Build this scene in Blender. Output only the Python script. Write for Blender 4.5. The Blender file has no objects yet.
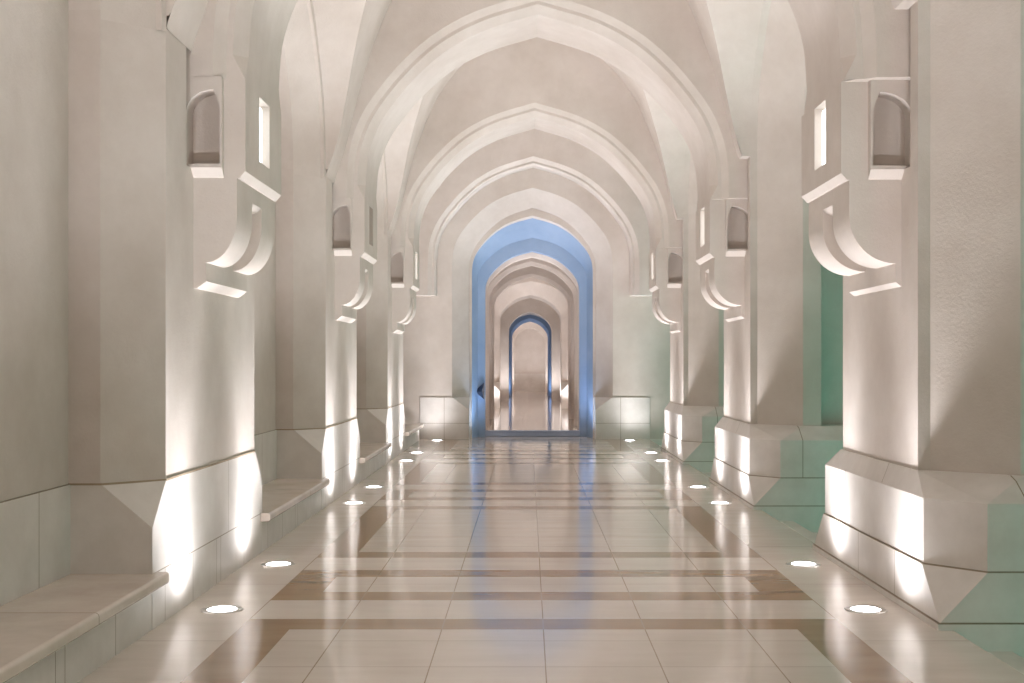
import bpy, bmesh, math, random
from mathutils import Vector
random.seed(4)
COL = bpy.context.scene.collection
PI = math.pi

# ------------------------------------------------------------------ helpers
class MB:
    def __init__(s): s.v=[]; s.f=[]; s.m=[]
    def add(s, vs, fs, m=0):
        b=len(s.v); s.v+= [tuple(p) for p in vs]
        for f in fs: s.f.append([b+i for i in f]); s.m.append(m)
    def box(s, x0,x1,y0,y1,z0,z1,m=0):
        s.add([(x0,y0,z0),(x1,y0,z0),(x1,y1,z0),(x0,y1,z0),(x0,y0,z1),(x1,y0,z1),(x1,y1,z1),(x0,y1,z1)],
              [(0,3,2,1),(4,5,6,7),(0,1,5,4),(1,2,6,5),(2,3,7,6),(3,0,4,7)],m)
    def prism(s, poly, z0, z1, m=0, poly2=None):
        n=len(poly); p2=poly2 or poly
        s.add([(x,y,z0) for x,y in poly]+[(x,y,z1) for x,y in p2],
              [tuple(range(n))[::-1], tuple(range(n,2*n))]+[(i,(i+1)%n,n+(i+1)%n,n+i) for i in range(n)],m)
    def extr_y(s, poly, y0, y1, m=0):       # poly in (x,z)
        n=len(poly)
        s.add([(x,y0,z) for x,z in poly]+[(x,y1,z) for x,z in poly],
              [tuple(range(n)), tuple(range(n,2*n))[::-1]]+[(i,n+i,n+(i+1)%n,(i+1)%n) for i in range(n)],m)
    def grid(s, rows, m=0, closed=False):
        n=len(rows[0]); vs=[p for r in rows for p in r]; fs=[]
        for i in range(len(rows)-1):
            for j in range(n if closed else n-1):
                k=(j+1)%n
                fs.append((i*n+j,i*n+k,(i+1)*n+k,(i+1)*n+j))
        s.add(vs,fs,m)
    def build(s, name, mats, parent=None, smooth=None, bevel=0, recalc=True, merge=True):
        me=bpy.data.meshes.new(name); me.from_pydata(s.v,[],s.f)
        if not isinstance(mats,(list,tuple)): mats=[mats]
        for m in mats: me.materials.append(m)
        for p,m in zip(me.polygons,s.m): p.material_index=m
        bm=bmesh.new(); bm.from_mesh(me)
        if merge: bmesh.ops.remove_doubles(bm, verts=bm.verts, dist=1e-5)
        if recalc: bmesh.ops.recalc_face_normals(bm, faces=bm.faces)
        bm.to_mesh(me); bm.free()
        if smooth is not None:
            me.shade_smooth(); me.set_sharp_from_angle(angle=math.radians(smooth))
        o=bpy.data.objects.new(name,me); COL.objects.link(o)
        if parent: o.parent=parent
        if bevel:
            b=o.modifiers.new('bevel','BEVEL'); b.width=bevel; b.segments=2; b.limit_method='ANGLE'; b.angle_limit=math.radians(25)
        return o
def thing(name,label,cat,loc=(0,0,0),group=None):
    o=bpy.data.objects.new(name,None); COL.objects.link(o); o.location=loc; o.empty_display_size=.2
    return tag(o,label,cat,group)
def tag(o,label,cat,group=None):
    o['label']=label; o['category']=cat
    if group: o['group']=group
    return o
def struct(o): o['kind']='structure'; return o
def dup(root,loc,label):
    r=root.copy(); COL.objects.link(r); r.location=loc; r['label']=label
    for ch in list(root.children):
        c=ch.copy(); COL.objects.link(c); c.parent=r
        for g in list(ch.children):
            d=g.copy(); COL.objects.link(d); d.parent=c
    return r

# ------------------------------------------------------------------ materials
def base_mat(name):
    m=bpy.data.materials.new(name); m.use_nodes=True
    nt=m.node_tree; return m,nt,nt.nodes['Principled BSDF']
def nz(nt,scale,detail=4,rough=.6,vec=None):
    n=nt.nodes.new('ShaderNodeTexNoise'); n.inputs['Scale'].default_value=scale; n.inputs['Detail'].default_value=detail
    n.inputs['Roughness'].default_value=rough
    if vec: nt.links.new(vec,n.inputs['Vector'])
    return n.outputs['Fac']
def ramp(nt,fac,c0,c1,p0=.3,p1=.7):
    r=nt.nodes.new('ShaderNodeValToRGB'); e=r.color_ramp.elements
    e[0].position=p0; e[0].color=(*c0,1); e[1].position=p1; e[1].color=(*c1,1)
    nt.links.new(fac,r.inputs['Fac']); return r.outputs['Color']
def mix(nt,fac,a,b):
    n=nt.nodes.new('ShaderNodeMix'); n.data_type='RGBA'
    for sock,v in ((n.inputs['Factor'],fac),(n.inputs['A'],a),(n.inputs['B'],b)):
        if isinstance(v,bpy.types.NodeSocket): nt.links.new(v,sock)
        elif isinstance(v,tuple): sock.default_value=(*v,1)
        else: sock.default_value=v
    return n.outputs['Result']
def mth(nt,op,a,b=None,c=None):
    n=nt.nodes.new('ShaderNodeMath'); n.operation=op
    for i,v in enumerate((a,b,c)):
        if v is None: continue
        if isinstance(v,bpy.types.NodeSocket): nt.links.new(v,n.inputs[i])
        else: n.inputs[i].default_value=v
    return n.outputs[0]
def bump(nt,p,h,strength,dist=.01):
    b=nt.nodes.new('ShaderNodeBump'); b.inputs['Strength'].default_value=strength; b.inputs['Distance'].default_value=dist
    nt.links.new(h,b.inputs['Height']); nt.links.new(b.outputs['Normal'],p.inputs['Normal'])
def objcoord(nt):
    t=nt.nodes.new('ShaderNodeTexCoord'); return t.outputs['Object']
def joints(nt,vec,xs=(),ys=(),zs=(),w=.004):
    sp=nt.nodes.new('ShaderNodeSeparateXYZ'); nt.links.new(vec,sp.inputs[0]); tot=None
    for ax,l in (('X',xs),('Y',ys),('Z',zs)):
        for q in l:
            lo=hi=None; ww=w
            if isinstance(q,tuple): q,lo,hi=q            # limited to a height range
            f=mth(nt,'COMPARE',sp.outputs[ax],q,ww)
            if lo is not None:
                f=mth(nt,'MULTIPLY',f,mth(nt,'GREATER_THAN',sp.outputs['Z'],lo))
                f=mth(nt,'MULTIPLY',f,mth(nt,'LESS_THAN',sp.outputs['Z'],hi))
            tot=f if tot is None else mth(nt,'MAXIMUM',tot,f)
    return tot
def plaster(name,c0=(.55,.484,.43),c1=(.665,.605,.555),b=.3):
    m,nt,p=base_mat(name); v=objcoord(nt)
    col=ramp(nt,nz(nt,.9,6,.65,v),c0,c1,.34,.66)
    col=mix(nt,mth(nt,'MULTIPLY',nz(nt,14,3,.6,v),.10),col,(.45,.39,.33))
    nt.links.new(col,p.inputs['Base Color']); p.inputs['Roughness'].default_value=.85
    bump(nt,p,nz(nt,45,5,.7,v),b,.01); return m
def cladding(name,c0,c1,rough=.45,joint=(.28,.22,.15),**j):
    m,nt,p=base_mat(name); v=objcoord(nt)
    col=ramp(nt,nz(nt,2.2,7,.62,v),c0,c1,.35,.68)
    if j: col=mix(nt,joints(nt,v,**j),col,joint)
    nt.links.new(col,p.inputs['Base Color']); p.inputs['Roughness'].default_value=rough
    bump(nt,p,nz(nt,60,3,.6,v),.05,.004); return m
def marble(name,c0,c1,c2,rough=.10):
    m,nt,p=base_mat(name); v=objcoord(nt)
    mp=nt.nodes.new('ShaderNodeMapping'); mp.inputs['Scale'].default_value=(.7,3.2,1); nt.links.new(v,mp.inputs[0])
    n1=nz(nt,1.6,8,.62,mp.outputs[0]); n2=nz(nt,5,8,.7,mp.outputs[0])
    col=mix(nt,mth(nt,'MULTIPLY',n2,.4),ramp(nt,n1,c0,c1,.32,.7),c2)
    nt.links.new(col,p.inputs['Base Color']); p.inputs['Roughness'].default_value=rough
    p.inputs['IOR'].default_value=1.62
    bump(nt,p,nz(nt,.9,2,.5,v),.035,.03); return m
def emit(name,c,s,rough=.3):
    m,nt,p=base_mat(name); p.inputs['Base Color'].default_value=(*c,1); p.inputs['Roughness'].default_value=rough
    p.inputs['Emission Color'].default_value=(*c,1); p.inputs['Emission Strength'].default_value=s; return m
def metal(name,c,r=.35):
    m,nt,p=base_mat(name); p.inputs['Base Color'].default_value=(*c,1); p.inputs['Metallic'].default_value=1; p.inputs['Roughness'].default_value=r
    v=objcoord(nt); bump(nt,p,nz(nt,90,2,.5,v),.05,.002); return m

SC0,SC1=(.63,.585,.54),(.75,.71,.67)
PLASTER=plaster('cream plaster')
ROUGH=plaster('coarse cream plaster',(.5,.43,.38),(.6,.53,.48),.8)
CLAD_L=cladding('cream limestone with joints',SC0,SC1,ys=((-.98,.33,.9),(.35,.33,.9),(-1.25,0,.32),(-.62,0,.32),(.0,0,.32),(.12,0,.32),(.85,0,.32)),zs=(.326,))
CLAD_R=cladding('warm limestone with joints',SC0,SC1,xs=((2.86,.34,1),(3.35,.34,1),(3.1,-.3,.02),(3.45,-.3,.02),(3.15,.045,.34)),
                ys=((.62,.34,.75),(-.35,.75,1),(-.05,.34,.36),(.2,.045,.34),(-.7,.045,.34)),zs=(.34,.04,-.26))
CLAD_W=cladding('wall cladding panels',SC0,SC1,ys=tuple(-3.0+.82*i for i in range(35)),zs=(.86,))
CLAD_P=cladding('limestone plain',SC0,SC1)
CLAD_E=cladding('limestone end wall cladding',SC0,SC1,xs=(-1.82,1.82),zs=(.33,))
BENCH=cladding('polished bench stone',(.60,.52,.45),(.72,.64,.57),.16,ys=(0.35,))
CREAM=marble('polished cream marble floor',(.67,.605,.54),(.78,.72,.66),(.63,.55,.48))
BROWN=marble('polished brown marble band',(.32,.20,.11),(.41,.28,.165),(.27,.165,.095))
GROUT=marble('floor grout',(.34,.26,.19),(.40,.31,.23),(.3,.24,.18))
MORTAR=cladding('brown joint mortar',(.30,.23,.15),(.42,.34,.24),.9)
STEP=cladding('outdoor step stone',(.60,.58,.53),(.7,.68,.62),.5)
STEEL=metal('brushed steel',(.62,.6,.58))
LENS=emit('floor light glass',(1,.97,.98),9)
SLOT=emit('slot lamp glass',(.92,.97,1),2.2)
SLOT_OFF=cladding('unlit slot glass',(.42,.36,.3),(.5,.43,.37),.3)
THRESH=metal('blue grey threshold metal',(.32,.38,.5),.4)
DARK=metal('chamfer shade painted dark grey',(.16,.17,.2),.5)  # shade of the jamb chamfer, put into a dark grey colour

# ------------------------------------------------------------------ arch curves
CAN=[(1,0),(.998,.09),(.982,.235),(.925,.385),(.83,.52),(.702,.66),(.529,.80),(.305,.912),(0,1)]
VA=[(1,3.62),(.965,3.86),(.93,4.14),(.89,4.52),(.83,5.02),(.75,5.52),(.66,5.95),(.5,6.42),(.28,6.82),(0,7.02)]
def cr(pts,t):
    n=len(pts)-1; f=min(max(t,0),.99999)*n; i=int(f); u=f-i
    P=[pts[max(i-1,0)],pts[i],pts[i+1],pts[min(i+2,n)]]
    if i+2>n: P[3]=(2*P[2][0]-P[1][0],2*P[2][1]-P[1][1])
    if i==0: P[0]=(P[1][0],2*P[1][1]-P[2][1])
    return tuple(.5*(2*P[1][k]+(P[2][k]-P[0][k])*u+(2*P[0][k]-5*P[1][k]+4*P[2][k]-P[3][k])*u*u+(3*P[1][k]-P[0][k]-3*P[2][k]+P[3][k])*u**3) for k in (0,1))
def half(hw,s,a,n=22):
    return [(hw*u,s+(a-s)*v) for u,v in (cr(CAN,i/n) for i in range(n+1))]
def full(hw,s,a,n=22,base=None):
    h=half(hw,s,a,n); h[-1]=(0,a)
    L=[(-x,z) for x,z in h]; R=h[::-1][1:]
    c=L+R
    if base is not None: c=[(-hw,base)]+c+[(hw,base)]
    return c
def interp(tab,u):     # tab sorted by decreasing u
    u=abs(u)
    for (u0,v0),(u1,v1) in zip(tab,tab[1:]):
        if u<=u0 and u>=u1: return v0+(v1-v0)*(u0-u)/(u0-u1+1e-9)
    return tab[-1][1] if u<tab[-1][0] else tab[0][1]
CANF=[cr(CAN,i/160) for i in range(161)]; CANF[-1]=(0,1)
VAF=[cr(VA,i/160) for i in range(161)]; VAF[-1]=(0,7.02)

FL,FR=2.305,2.41           # faces of the left and right shafts
WL=2.80                    # back wall of the left niches
C=[-3.18,2.82,8.82,14.82,20.82]
ROFF=.08
YE=25.59                   # end wall
ACX=.02; AHW=1.985; AS=3.4; AA=5.6
SIDE={-1:dict(F=FL,hw=1.77,s=3.6,a=5.7),1:dict(F=FR,hw=2.055,s=3.9,a=5.95)}

# ------------------------------------------------------------------ ceiling (groin vaults)
def vault(mb,cy,sg,ylo,yhi):
    S=SIDE[sg]; F,hw,s,a=S['F'],S['hw'],S['s'],S['a']
    A=lambda x:max(interp(VAF,x/F),s)
    ap=lambda x:7.02+(a-7.02)*(x/F)**1.6
    B=lambda x,d:s+(ap(x)-s)*interp(CANF,min(d/hw,1))
    n=40; g=[]
    for i in range(n+1):
        x=F*math.sin(i/n*PI/2); h=A(x); lo,hi=0,hw
        if i==0: d=0
        else:
            for _ in range(40):
                m=(lo+hi)/2
                if B(x,m)>h: lo=m
                else: hi=m
            d=lo
        g.append((x,d,h))
    for sy,ext in ((-1,cy-ylo),(1,yhi-cy)):
        mb.grid([[(sg*x,cy+sy*(d+(ext-d)*k/6),h if k else h) for k in range(7)] for x,d,h in g])
        low=[[(sg*x,cy+sy*hw,h),(sg*x,cy+sy*hw,s)] for x,d,h in g if h<s]
        if len(low)>1: mb.grid(low)
        mb.grid([[(sg*(x+(F-x)*k/14),cy+sy*d,B(x+(F-x)*k/14,d)) for k in range(15)] for x,d,h in g])
mb=MB()
bays=[-.18,5.82,11.82,17.82,23.82]
for cy in bays:
    for sg in (-1,1): vault(mb,cy,sg,cy-2.40,min(cy+2.40,YE+.02))
mb.v=[(x,y+ROFF*min(max(x,0)/FR,1),z) for x,y,z in mb.v]
struct(mb.build('ceiling',PLASTER,smooth=28))

# ------------------------------------------------------------------ left wall + side arches
def side_curve(hw,s,a,x,cy,n=22): return [(x,cy+y,z) for y,z in full(hw,s,a,n)]
mb=MB()
mb.grid([[(-WL,y,.86),(-WL,y,6)] for y in (-3.2,YE+.3)],0)
mb.grid([[(-WL+.012,y,0),(-WL+.012,y,.86),(-WL,y,.861)] for y in (-3.2,YE+.3)],1)
struct(mb.build('wall_left',[PLASTER,CLAD_W]))
mb=MB()
for cy in bays:
    mb.grid([side_curve(1.77,3.6,5.7,-FL,cy),side_curve(1.72,3.6,5.63,-FL-.015,cy),side_curve(1.72,3.6,5.63,-FL-.05,cy),side_curve(1.49,3.6,5.38,-2.611,cy),side_curve(1.49,3.6,5.38,-WL-.02,cy)])
struct(mb.build('trim_1',PLASTER,smooth=30))
mb=MB()
for cy in bays[:]:
    L=[(2.055,3.9,5.95,FR),(2.055,3.9,5.95,FR+.08),(1.68,3.9,5.55,2.92),(1.68,3.9,5.55,3.12),(2.0,3.9,5.9,3.12),(2.0,3.9,5.9,4.5)]
    cy+=ROFF
    mb.grid([side_curve(h,s,a,x,cy) for h,s,a,x in L])
    top=[(4.5,cy+y,7.2) for y,z in full(3.0,3.9,5.9)]
    mb.grid([side_curve(2.0,3.9,5.9,4.5,cy),top])
struct(mb.build('wall_right',PLASTER,smooth=30))

# ------------------------------------------------------------------ floor
def fcol(x,dy):
    ax=abs(x); d=abs(dy)
    if ax>1.8: return 0
    if .3<=d<.6: return 1
    if d<.6: return 1 if ax>1.5 else 0
    if d<1.2: return 0
    if d<1.5: return 1
    return 1 if ax>1.5 else 0
def floor_mesh(y0,y1,xl,xr,ph=8.82):
    mb=MB(); w=.0035
    xs={xl,xr}; gx=[0,-.6,.6,-1.2,1.2,-1.8,1.8]
    for g in gx: xs|={g-w,g+w}
    xs|={-1.5,1.5}
    xs=sorted(x for x in xs if xl<=x<=xr)
    ys={y0,y1}; gy=[]
    k=math.floor((y0-ph)/.6); 
    while ph+.6*k<y1: gy.append(ph+.6*k); k+=1
    for g in gy: ys|={g-w,g+w}
    k=math.floor((y0-ph)/6)-1
    while ph+6*k<y1+3:
        for d in (.3,.6,1.2,1.5): ys|={ph+6*k-d,ph+6*k+d}
        k+=1
    ys=sorted(y for y in ys if y0<=y<=y1)
    for a,b in zip(xs,xs[1:]):
        for c,d in zip(ys,ys[1:]):
            x=(a+b)/2; y=(c+d)/2; q=(y-ph+3)%6-3; col=fcol(x,q); ax=abs(x)
            isx=any(abs(x-g)<w for g in gx) and b-a<.01
            isy=any(abs(y-g)<w for g in gy) and d-c<.01
            m=col
            if isx and (ax>1.7 or abs(q)<3.1) and not (col==1 and ax>1.4): m=2
            if isy:
                if ax>1.8:
                    if min(abs(q),abs(abs(q)-1.8),abs(abs(q)-3))<.01: m=2
                elif col==0 and ax<1.5 and (abs(q)<.01 or abs(q)>1.5): m=2
                elif col==0 and ax>=1.5 and False: m=2
            mb.add([(a,c,0),(b,c,0),(b,d,0),(a,d,0)],[(0,1,2,3)],m)
    return mb
mb=floor_mesh(-3.2,26.4,-2.4,2.41)
mb.box(-2.4,2.41,-3.2,26.4,-.12,-.004,0)
mb.box(-2.8,-2.4,-3.2,26.4,-.12,-.002,0)
struct(mb.build('floor',[CREAM,BROWN,GROUT],recalc=False,merge=False))

# steps going down outdoors between the right pillars
mb=MB()
for i in range(5): mb.box(2.41+.33*i,2.41+.33*(i+1)+.02,-3.2,YE+.2,-.9,-.12*(i+1)-.003)
o=tag(mb.build('garden_steps',STEP,bevel=.006),'pale stone steps going down behind the right-hand pillars','steps')
mb=MB(); mb.grid([[(4.0,-14,-.72),(4.0,40,-.72)],[(18,-14,-.72),(18,40,-.72)]])
struct(mb.build('floor_outside',STEP))

SKYBLOCK=plaster('sky blocker render',(.5,.46,.42),(.58,.54,.5))  # render of the added wall and roof that block sky light
mb=MB(); mb.box(12,12.4,-14,40,-.72,6.5); mb.box(4,12,39.6,40,-.72,6.5); struct(mb.build('wall_sky_block',SKYBLOCK))  # unseen walls, added to keep sky light off the right side
mb=MB(); mb.box(4.45,12.4,-14,40,6.5,6.8); struct(mb.build('ceiling_sky_block',SKYBLOCK))  # unseen roof, added to shut out the sky so teal dominates
# ------------------------------------------------------------------ corbels
def corbel_parts(sg,F,parent,lit=True):
    X=lambda a:sg*a+ACX
    mb=MB()
    # plate with slot
    x0=1.985; xb=F+.06
    ys=[-.6,-.17,.17,.6]; zs=[2.845,2.98,3.43,3.46]
    for i in range(3):
        for j in range(3):
            if i==1 and j==1: continue
            mb.add([(X(x0),ys[i],zs[j]),(X(x0),ys[i+1],zs[j]),(X(x0),ys[i+1],zs[j+1]),(X(x0),ys[i],zs[j+1])],[(0,1,2,3)])
    sl=[(-.17,2.98),(.17,2.98),(.17,3.43),(-.17,3.43)]
    mb.grid([[(X(x0),y,z) for y,z in sl],[(X(x0+.09),y,z) for y,z in sl]],closed=True)
    mb.add([(X(x0+.09),y,z) for y,z in sl],[(0,1,2,3)])
    pl=[(x0,3.46),(x0,2.845),(x0+.04,2.80),(xb,2.80),(xb,3.46)]
    cut=(2.14 if F<2.35 else 2.18)-.012
    for y in (-.6,.6):
        mb.add([(X(a),y,z) for a,z in [(x0,3.46),(x0,2.845),(x0+.04,2.80),(cut,2.80),(cut,3.46)]],[(0,1,2,3,4)])
        y2=y*.82; mb.add([(X(cut),y,2.80),(X(cut),y,3.46),(X(cut),y2,3.46),(X(cut),y2,2.80)],[(0,1,2,3)])
        mb.add([(X(cut),y2,2.80),(X(xb),y2,2.80),(X(xb),y2,3.46),(X(cut),y2,3.46)],[(0,1,2,3)])
    mb.grid([[(X(a),-.6,z) for a,z in pl[1:3]],[(X(a),.6,z) for a,z in pl[1:3]]])
    for z in (2.80,3.46):
        mb.add([(X(x0+(.04 if z<3 else 0)),-.6,z),(X(cut),-.6,z),(X(cut),.6,z),(X(x0+(.04 if z<3 else 0)),.6,z)],[(0,1,2,3)])
        mb.add([(X(cut),-.6,z),(X(xb),-.6,z),(X(xb),.6,z),(X(cut),.6,z)],[(0,1,2,3)])
    # curved bracket, two bands and a sunk groove
    def prof(d):
        xe=F-.06; pts=[(2.04,2.80)]
        if d: pts+=[(2.04,2.69),(2.04+d*.25,2.665),(2.04+d,2.64)]
        a0,z0=2.04+d,2.56; a1,z1=xe+.0,2.24+d*.8
        for i in range(15):
            t=i/14*PI/2; pts.append((a1-(a1-a0)*math.cos(t),z0-(z0-z1)*math.sin(t)))
        if d: pts+=[(xe,2.24)]
        pts+=[(xe,2.115),(F+.0,2.07),(xb,2.07),(xb,2.80)]
        return [(X(a),z) for a,z in pts]
    P=prof(0)
    mb.extr_y(P,-.6,-.15); mb.extr_y(P,.15,.6)
    mb.extr_y(prof(.09),-.15,.15)
    co=mb.build('corbel',PLASTER,parent,smooth=35,recalc=True)
    lb=MB(); lb.box(min(X(x0+.05),X(x0+.08)),max(X(x0+.05),X(x0+.08)),-.15,.15,3.0,3.41)
    l=lb.build('slot_lamp',SLOT if lit else SLOT_OFF,co,bevel=.004)
    # arched niche frames on both sides
    hole=[(2.125,2.885),(2.125,3.25)]
    for i in range(1,8):
        t=i/8; hole.append((2.125+.045*t,3.25+.12*t**.8))
    for i in range(0,13):
        t=i/12*PI/2; hole.append((2.17+.19*math.sin(t),3.22+.155*math.cos(t)))
    hole.append((2.36,2.885))
    lo,hi=(2.14,2.36) if F<2.35 else (2.18,2.44)
    hole=[(lo+(a-2.125)*(hi-lo)/.235,z-.0) for a,z in hole]
    cxh,czh=(lo+hi)/2,3.08; R=(lo-.014,hi+.03,2.86,3.46)
    def proj(p):
        dx,dz=p[0]-cxh,p[1]-czh; t=1e9
        if dx>0: t=min(t,(R[1]-cxh)/dx)
        if dx<0: t=min(t,(R[0]-cxh)/dx)
        if dz>0: t=min(t,(R[3]-czh)/dz)
        if dz<0: t=min(t,(R[2]-czh)/dz)
        return (cxh+dx*t,czh+dz*t)
    hh=[]
    for i in range(len(hole)):
        a,b=hole[i],hole[(i+1)%len(hole)]; m=max(1,int(math.dist(a,b)/.03))
        for k in range(m): hh.append((a[0]+(b[0]-a[0])*k/m,a[1]+(b[1]-a[1])*k/m))
    hole=hh; outer=[proj(p) for p in hole]
    for sy in (-1,1):
        mb=MB(); yo=sy*.66; yi=sy*.5; ym=sy*.6
        mb.grid([[(X(a),yo,z) for a,z in outer],[(X(a),yo,z) for a,z in hole],[(X(a),yi,z) for a,z in hole]],closed=True)
        mb.add([(X(a),yi,z) for a,z in hole],[tuple(range(len(hole)))])
        # sides and the sloped underside
        mb.add([(X(R[0]),yo,2.86),(X(R[0]),yo,3.46),(X(R[0]),ym,3.46),(X(R[0]),ym,2.80)],[(0,1,2,3)])
        mb.add([(X(R[0]),yo,2.86),(X(R[1]),yo,2.86),(X(R[1]),ym,2.80),(X(R[0]),ym,2.80)],[(0,1,2,3)])
        mb.build('niche_frame',PLASTER,parent,smooth=35)

# ------------------------------------------------------------------ left pillars
def left_pillar(loc,label,lit=True):
    t=thing('stone_pillar',label,'pillar',loc,'left pillars')
    b=1.51; f=FL
    mb=MB(); mb.box(-WL+.0,-f-.001,-b,b,0,.326); mb.build('base_course',CLAD_L,t)
    mb=MB(); mb.box(-WL,-f,-b,b,.326,.60)
    # chamfer stops
    sq=[(-WL,-b),(-f,-b),(-f,-b),(-f,b),(-f,b),(-WL,b)]
    oc=[(-WL,-b),(-f-.30,-b),(-f,-1.235),(-f,1.235),(-f-.30,b),(-WL,b)]
    mb.prism(sq,.60,.855,0,oc)
    mb.build('plinth',CLAD_L,t)
    oc=[(-WL,-b-.001),(-f-.306,-b-.001),(-f-.004,-1.23),(-f-.004,1.23),(-f-.306,b+.001),(-WL,b+.001)]
    pn=[(x+(.006 if x>-WL+.01 else 0),y*1.003) for x,y in oc]
    mb=MB(); mb.prism(oc,.8552,2.86); mb.prism(pn,.852,.864,1)
    r=.09; up=[(-WL,-b),(-f-.306,-b),(-f-.004,-1.23),(-f-.004,-.77),(-f-r,-.77),(-f-r,.77),(-f-.004,.77),(-f-.004,1.23),(-f-.306,b),(-WL,b)]
    mb.prism(up,2.86,7.2)
    mb.build('shaft',[PLASTER,MORTAR],t)
    corbel_parts(-1,FL,t,lit)
    return t
P=left_pillar((0,C[2],0),'pale plaster pillar on a stone plinth with glowing corbel slot, nearest on the left')
dup(P,(0,C[1],0),'left-hand plaster pillar beside the camera, before the nearest one in view')
dup(P,(0,C[0],0),'left-hand plaster pillar behind the camera at the open end')
dup(P,(0,C[4],0),'slim looking pillar with glowing slot on the left, last before the end wall')
left_pillar((0,C[3],0),'left pillar whose corbel slot is dark, between the nearest and the last',False)

# ------------------------------------------------------------------ benches
def bench(cy,label,ln=1.49,first=None):
    t=thing('stone_bench',label,'bench',(0,cy,0),'stone benches in the left niches')
    mb=MB(); mb.box(-WL,-FL-.004,-ln,ln,0,.262); mb.build('riser',CLAD_L,t)
    pr=[(-WL+.013,.262),(-WL+.013,.330)]
    x1=-2.225
    for i in range(7):
        a=PI/2*i/6; pr.append((x1-.022+.022*math.sin(a),.308+.022*math.cos(a)))
    pr+=[(x1,.274),(x1-.012,.262)]
    mb=MB(); mb.extr_y(pr,-ln,ln)
    st=[(-FL+.001 if x<-2.3 else x,z) for x,z in pr]
    for a,b in ((-ln-.07,-ln),(ln,ln+.07)): mb.extr_y(st,a,b)
    mb.build('seat_slab',BENCH,t,smooth=40,merge=False)
    return t
bl={-.18:'polished stone bench behind the camera in the left wall',5.82:'polished stone bench in the bottom left corner, before the nearest pillar',
    11.82:'polished stone bench between the nearest and second left pillars',17.82:'stone bench between the second and third left pillars',23.82:'short looking stone bench in the last left niche by the end wall'}
for cy in bays: bench(cy,bl[cy])

# ------------------------------------------------------------------ right pillars
def right_pillar(loc,label):
    t=thing('arcade_pillar',label,'pillar',loc,'right pillars')
    b=1.60; q=1.27; f=2.333; XB=4.45
    mb=MB(); mb.box(f-.012,XB,-b-.012,b+.012,-.9,.04)
    mb.build('footing',CLAD_R,t)
    sq=[(XB,-b),(f+.28,-b),(f,-b),(f,-b),(f,b),(f,b),(f+.28,b),(XB,b)]
    oc=[(XB,-b),(f+.285,-b),(f+.285,-b),(f,-q),(f,q),(f+.285,b),(f+.285,b),(XB,b)]
    mb=MB()
    sq=[(XB,-b),(f,-b),(f,-b),(f,b),(f,b),(XB,b)]; oc=[(XB,-b),(f+.285,-b),(f,-q),(f,q),(f+.285,b),(XB,b)]
    mb.prism(sq,.04,.34,0,oc); mb.build('base_course',CLAD_R,t)
    k=.012; oc2=[(XB,-b+k),(f+.285,-b+k),(f+k,-q+.005),(f+k,q-.005),(f+.285,b-k),(XB,b-k)]
    tp=[(XB-.1,-1.36),(2.915,-1.36),(2.40,-.975),(2.40,.975),(2.915,1.36),(XB-.1,1.36)]
    mb=MB(); mb.prism(oc2,.34,.742,0); mb.prism(oc2,.742,.885,0,tp); mb.build('plinth',CLAD_R,t)
    def plan(n=None):
        L=[(FR,-.945)]
        if n: L+=[(FR,-.79),(FR+.09,-.79)]
        return L
    near=[(FR+.08,-.945),(2.92,-1.32),(3.12,-1.32),(3.12,-1.0),(4.35,-1.0)]
    far=[(x,-y) for x,y in near][::-1]
    lo=[(FR,.945),(FR,-.945)]+near+far
    up=[(FR,.945),(FR,.79),(FR+.09,.79),(FR+.09,-.79),(FR,-.79),(FR,-.945)]+near+far
    mb=MB(); mb.prism(lo,.885,2.86); mb.prism(up,2.86,7.2)
    mb.prism([(x,y*.99) for x,y in lo],.88,.887,1)
    mb.build('shaft',[PLASTER,MORTAR],t)
    corbel_parts(1,FR,t)
    return t
P=right_pillar((0,C[2]+ROFF,0),'massive pillar with blocky stone plinth, nearest on the right')
dup(P,(0,C[3]+ROFF,0),'pillar with blocky plinth standing second along the right side')
dup(P,(0,C[4]+ROFF,0),'pillar with blocky plinth on the right, last before the end wall')
dup(P,(0,C[1]+ROFF,0),'right-hand blocky pillar beside the camera, before the nearest one in view')
dup(P,(0,C[0]+ROFF,0),'right-hand blocky pillar behind the camera at the open end')
# the half pillar by the end wall
mb=MB(); b=YE-.9
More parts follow.
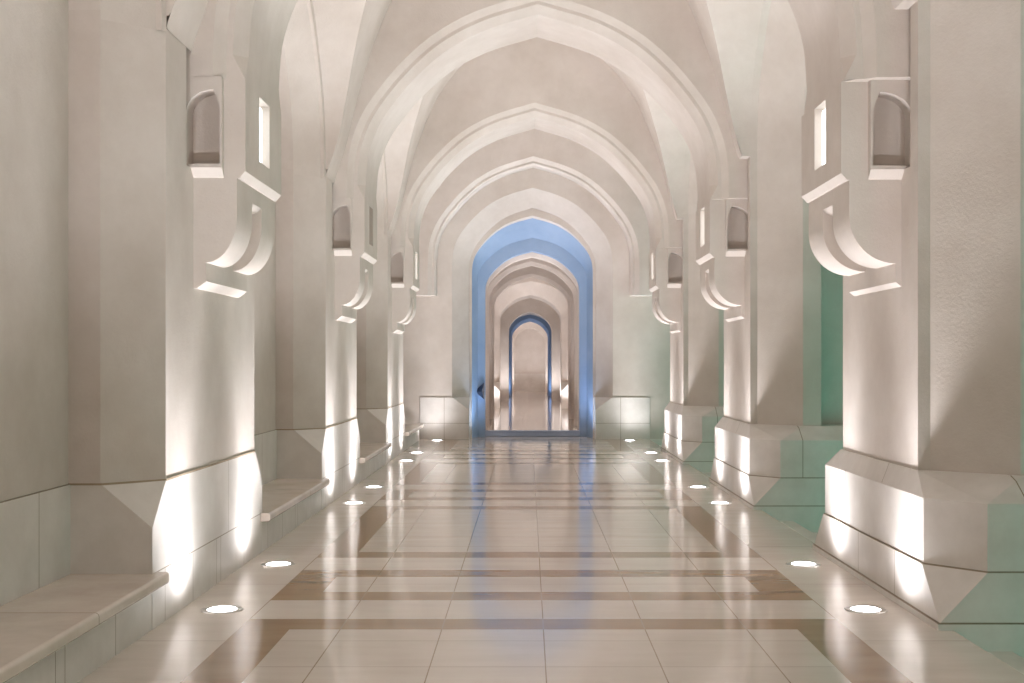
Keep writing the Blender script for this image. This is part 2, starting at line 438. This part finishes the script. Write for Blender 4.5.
# ------------------------------------------------------------------ transverse arches
def offset_curve(pts,d):
    out=[]
    for i,(x,z) in enumerate(pts):
        a=pts[max(i-1,0)]; c=pts[min(i+1,len(pts)-1)]
        def nrm(p,q):
            dx,dz=q[0]-p[0],q[1]-p[1]; l=math.hypot(dx,dz) or 1; return (-dz/l,dx/l)
        if i==0: n=nrm(pts[0],pts[1])
        elif i==len(pts)-1: n=nrm(pts[-2],pts[-1])
        else:
            n1=nrm(a,(x,z)); n2=nrm((x,z),c); nx,nz_=n1[0]+n2[0],n1[1]+n2[1]; l=math.hypot(nx,nz_)
            nx/=l; nz_/=l; k=nx*n1[0]+nz_*n1[1]; n=(nx/k,nz_/k)
        out.append((x+n[0]*d,z+n[1]*d))
    return out
def rib_mesh():
    base=full(AHW,AS+.1,AA,30,base=3.455)
    mb=MB()
    sec=[(-.66,1.42),(-.66,.20),(-.60,.125),(-.60,.085),(-.50,0),(.50,0),(.60,.085),(.60,.125),(.66,.20),(.66,1.42)]
    rows=[]
    for dy,d in sec:
        c=offset_curve(base,d)
        rows.append([(x+ACX,dy,z) for x,z in c])
    # stop of the chamfer : lower ring squeezed to the plate
    mb.grid(rows)
    for e in (0,len(rows[0])-1): mb.add([r[e] for r in rows],[tuple(range(len(rows)))])
    sg=1
    for sg in (-1,1):      # chamfer stops
        for sy in (-1,1):
            x0=sg*AHW+ACX; x1=sg*(AHW+.085)+ACX
            mb.add([(x0,sy*.6,3.455),(x0,sy*.5,3.455),(x0,sy*.5,3.62),(x1,sy*.6,3.455),(x1,sy*.6,3.62)],[(0,1,2),(0,2,4),(0,4,3)])
    return mb
ra=rib_mesh().build('stone_arch',PLASTER,smooth=30)
labs=['pointed plaster arch overhead behind the camera','pointed plaster arch overhead beside the camera','nearest pointed arch, only its two feet in view at the top left and right',
      'largest whole pointed arch spanning the corridor under the vault','pointed arch just inside the largest one, last before the end wall arch']
ra.location=(0,C[2],0); tag(ra,labs[2],'arch','transverse arches')
for i in (0,1,3,4):
    o=ra.copy(); COL.objects.link(o); o.location=(0,C[i]+.0,0); o['label']=labs[i]
# engaged arch on the end wall
def engaged():
    base=full(AHW,AS+.1,AA,30,base=2.95); mb=MB(); rows=[]
    for dy,d in [(0,1.5),(0,.16),(.08,.08),(.08,.04),(.14,0),(.47,0)]:
        rows.append([(x+ACX,dy,z) for x,z in offset_curve(base,d)])
    mb.grid(rows)
    for e in (0,len(rows[0])-1): mb.add([r[e] for r in rows]+[(rows[0][e][0],.47,rows[0][e][2])],[tuple(range(len(rows)+1))])
    return mb.build('stone_arch',PLASTER,smooth=30)
o=engaged(); o.location=(0,YE-.45,0); tag(o,'shallow pointed arch standing against the end wall','arch')

# ------------------------------------------------------------------ end wall and the halls beyond
N=22
def arch_row(hw,s,a,y,base=0): return [(x,y,z) for x,z in full(hw,s,a,N,base=base)]
mb=MB()
mb.grid([arch_row(3.6,5,9,YE),arch_row(1.66,3.5,5.19,YE),arch_row(1.33,3.4,4.82,YE+.33),arch_row(1.33,3.4,4.82,YE+.38),arch_row(1.27,3.4,4.66,YE+.38),arch_row(1.27,3.4,4.62,YE+.48)])
struct(mb.build('wall_end',PLASTER,smooth=25))
mb=MB(); mb.box(1.4,4.6,YE-.03,YE+.3,-.95,-.002); mb.box(-3.4,-1.4,YE+.001,YE+.3,-.3,-.002); struct(mb.build('baseboard_end',CLAD_P))
BLUE_LIT=plaster('plaster with blue light painted in',(.25,.36,.53),(.32,.43,.60))  # blue light on the arch rings is put into this plaster colour
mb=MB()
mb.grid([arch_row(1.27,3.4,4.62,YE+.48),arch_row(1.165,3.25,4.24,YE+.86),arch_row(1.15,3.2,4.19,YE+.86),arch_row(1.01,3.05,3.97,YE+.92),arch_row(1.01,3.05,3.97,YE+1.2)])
struct(mb.build('door_1',BLUE_LIT,smooth=25))
mb=MB()
mb.grid([arch_row(1.01,3.05,3.97,YE+1.2),arch_row(1.5,3.6,4.9,YE+1.2),arch_row(1.5,3.6,4.9,42.8)])
struct(mb.build('wall_passage',PLASTER,smooth=25))
mb=MB()
mb.grid([arch_row(1.6,3.8,5.0,42.8),arch_row(1.4,3.4,4.4,42.8),arch_row(1.07,3.0,3.95,43.15),arch_row(1.07,3.0,3.95,43.5),arch_row(1.25,3.2,4.3,43.5),arch_row(1.25,3.2,4.3,52),arch_row(.90,2.8,3.72,52.0),arch_row(.90,2.8,3.72,52.6),arch_row(1.1,3,3.9,52.6),arch_row(1.1,3,3.9,59.8),arch_row(.88,2.7,3.62,60.6),arch_row(1.1,2.9,3.8,60.6),arch_row(1.1,2.9,3.8,66),arch_row(.83,2.6,3.46,66),arch_row(.83,2.6,3.46,66.5),arch_row(1.2,2.9,4,66.5),arch_row(1.2,2.9,4,69.6)])
struct(mb.build('wall_far_halls',PLASTER,smooth=25))
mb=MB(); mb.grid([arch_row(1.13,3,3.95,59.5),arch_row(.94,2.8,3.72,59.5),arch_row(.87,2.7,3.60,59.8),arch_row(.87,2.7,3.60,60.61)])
struct(mb.build('door_2',BLUE_LIT,smooth=25))
mb=MB(); mb.grid([[(-1.3,69.6,.98),(-1.3,69.6,4.1)],[(1.3,69.6,.98),(1.3,69.6,4.1)]],0)
mb.box(-1.3,1.3,69.55,69.65,0,.98,1)
struct(mb.build('wall_far_end',[PLASTER,CLAD_P]))
mb=floor_mesh(26.4,69.6,-1.6,1.6,ph=26.82+6)
struct(mb.build('floor_far_halls',[CREAM,BROWN,GROUT],recalc=False,merge=False))
# ribs in the second hall
for yy,hw,a,l in ((28.6,1.06,4.02,'slim pointed arch first inside the hall beyond the blue archway'),(31.2,1.07,4.03,'slim pointed arch second inside the hall beyond the blue archway'),(35,1.05,4.0,'slim pointed arch deepest in the hall beyond the blue archway')):
    mb=MB(); mb.grid([arch_row(1.52,3.7,4.95,yy-.2),arch_row(hw+.07,3.15,a+.08,yy-.2),arch_row(hw,3.05,a,yy-.12),arch_row(hw,3.05,a,yy+.2),arch_row(1.52,3.7,4.95,yy+.2)])
    tag(mb.build('hall_arch',PLASTER,smooth=25),l,'arch','slim arches in the far hall')
# plinth blocks at the sides of the portals
def portal_plinth(y,hw,w,h,sg,name,label,dy=.34,c=.26):
    # front corner chamfer stop
    xi=hw; xo=hw+w; mb=MB()
    P=lambda L:[(sg*x,yy) for x,yy in L]
    mb.prism(P([(xi,y-.02),(xi,y+dy+.1),(xo,y+dy+.1),(xo,y-.02)]),0,h-c)
    mb.prism(P([(xi,y-.02),(xi,y-.02),(xi,y+dy+.1),(xo,y+dy+.1),(xo,y-.02)]),h-c,h,0,P([(xi+dy,y-.02),(xi,y-.02+dy),(xi,y+dy+.1),(xo,y+dy+.1),(xo,y-.02)]))
    o=mb.build(name,CLAD_E); return tag(o,label,'plinth')
portal_plinth(YE,1.30,1.02,.86,-1,'portal_plinth','bright stone plinth at the left foot of the blue archway')
portal_plinth(YE,1.30,1.12,.86,1,'portal_plinth','bright stone plinth at the right foot of the blue archway')
portal_plinth(42.8,1.06,.45,.9,-1,'portal_plinth','left white plinth of the far doorway beyond the blue archway',.3,.3)
portal_plinth(42.8,1.06,.45,.9,1,'portal_plinth','right white plinth of the far doorway beyond the blue archway',.3,.3)
# small ledges near the end wall arch foot
mb=MB(); mb.box(-1.01,1.01,26.5,26.8,.0,.12); mb.box(-1.01,1.01,26.48,26.52,.09,.13)
tag(mb.build('threshold_bar',THRESH,bevel=.006),'blue grey metal threshold across the blue archway','threshold')
mb=MB()  # chamfer stop of the jamb plinth, with its shade as a dark colour
mb.add([(-1.235,26.46,.97),(-1.03,26.42,1.15),(-1.03,26.42,.80),(-1.07,26.30,.97),(-1.02,26.5,1.15),(-1.02,26.5,.80),(-1.24,26.5,.97)],[(0,1,3),(0,3,2),(1,2,3),(1,4,5,2),(0,2,5,6),(0,6,4,1),(6,5,4)])
tag(mb.build('chamfer_stop',DARK),'small pointed chamfer stop, its shade painted dark, on the left jamb of the blue archway','chamfer stop')

# ------------------------------------------------------------------ floor lights
def disc(mb,r0,r1,z0,z1,m=0,n=40):
    rows=[]
    for r,z in ((r0,z0),(r1,z1)): rows.append([(r*math.cos(2*PI*i/n),r*math.sin(2*PI*i/n),z) for i in range(n)])
    mb.grid(rows,m,closed=True)
t0=None; k=0
names=['nearest','second','third','fourth','fifth','sixth','seventh']
def spot(x,y,sx,pw,ang=105,tilt=.12,ty=0,z=.035,col=(.965,.955,1)):
    l=bpy.data.lights.new('uplight','SPOT'); l.energy=pw; l.spot_size=math.radians(ang); l.spot_blend=1; l.shadow_soft_size=.11; l.color=col
    o=bpy.data.objects.new('uplight',l); COL.objects.link(o); o.location=(x,y,z)
    o.rotation_euler=Vector((sx*tilt,ty,1)).to_track_quat('-Z','Y').to_euler()
def floor_light(x,y,label,pw,sg):
    global t0
    if t0 is None:
        t0=thing('floor_light',label,'floor light',(x,y,0),'round floor uplights')
        mb=MB(); disc(mb,.133,.128,.0005,.007); disc(mb,.128,.095,.007,.006); disc(mb,.095,.092,.006,.001); mb.build('steel_ring',STEEL,t0,smooth=30)
        mb=MB(); rows=[[(r*math.cos(2*PI*i/40),r*math.sin(2*PI*i/40),z+.003) for i in range(40)] for r,z in ((.093,.002),(.08,.007),(.05,.010),(.001,.011))]
        mb.grid(rows,closed=True); mb.build('glass_lens',LENS,t0,smooth=60)
    else: dup(t0,(x,y,0),label)
    if pw: ty=.72 if ((y-8.82+3)%6-3)>0 else -.72; spot(x,y,sg,pw*.5,156,.2); spot(x,y,sg,pw*.5,90,.0); spot(x,y,sg,pw*1.25,54,.03); spot(x,y,sg,pw*4.4,86,-.36,ty)
UP=118
for sg,side in ((-1,'left'),(1,'right')):
    ys=[]
    for c in C[1:]: ys+=[c-.92,c+.86]
    ys=[y for y in ys]
    for j,y in enumerate(ys):
        if j<2: lab='%s-hand floor uplight beside the camera, %s'%(side,['before','after'][j]+' the pillar')
        else: lab='glowing round floor uplight, %s along the %s side'%(names[j-2],side)
        floor_light(sg*2.05+.01,y,lab,UP,sg)
    floor_light(sg*1.95+.02,25.12,'small floor uplight at the %s foot of the end wall'%side,100,sg)
for sg in (-1,1):
    for y,x in ((27.6,1.3),(29.8,1.35),(33,1.35),(37.4,1.35),(40.2,1.35),(42.2,1.28),(45,1.1),(51.2,1.0),(63,.95),(65.2,.95),(68.2,.9)):
        spot(sg*x,y,sg*.3,170,140)

# ------------------------------------------------------------------ lamps, sky
def area(loc,tgt,size,pw,col,sy=None):
    l=bpy.data.lights.new('lamp','AREA'); l.energy=pw; l.color=col; l.size=size
    if sy: l.shape='RECTANGLE'; l.size_y=sy
    o=bpy.data.objects.new('lamp',l); COL.objects.link(o); o.location=loc
    o.rotation_euler=(Vector(tgt)-Vector(loc)).to_track_quat('-Z','Y').to_euler(); return o
TEAL=(.07,.92,.72)
for c in C[1:]+[26.82]:
    area((7.2,c-3.3,.2),(3.4,c-1.4,.9),1.2,46,TEAL)
# blue light in the passage
def point(loc,pw,col,r=.1):
    l=bpy.data.lights.new('lamp','POINT'); l.energy=pw; l.color=col; l.shadow_soft_size=r
    o=bpy.data.objects.new('lamp',l); COL.objects.link(o); o.location=loc
BLUE=(.5,.68,1)
for sg in (-1,1):
    spot(sg*1.0,25.95,0,60,80,0,.12,.03,BLUE); spot(sg*.95,25.75,0,35,150,0,.1,.03,BLUE)
    spot(sg*.95,54.5,0,60,150,0,.3); spot(sg*.8,59.0,0,45,150,0,.3,.03,BLUE)
w=bpy.data.worlds.new('sky'); bpy.context.scene.world=w; w.use_nodes=True
bg=w.node_tree.nodes['Background']; bg.inputs[0].default_value=(.95,.84,.76,1); bg.inputs[1].default_value=1.1

# ------------------------------------------------------------------ camera
F=1240
cam=bpy.data.cameras.new('camera'); cam.sensor_width=36; cam.lens=36*F/1024; cam.shift_x=-16/1024; cam.shift_y=21.5/1024; cam.clip_end=300
co=bpy.data.objects.new('camera',cam); COL.objects.link(co); co.location=(-.091,0,1.573); co.rotation_euler=(PI/2,0,0)
sc=bpy.context.scene; sc.camera=co
sc.view_settings.view_transform='Standard'; sc.view_settings.look='None'; sc.view_settings.exposure=.17; sc.view_settings.gamma=1; sc.view_settings.use_curve_mapping=False
sc.cycles.diffuse_bounces=6; sc.cycles.max_bounces=12
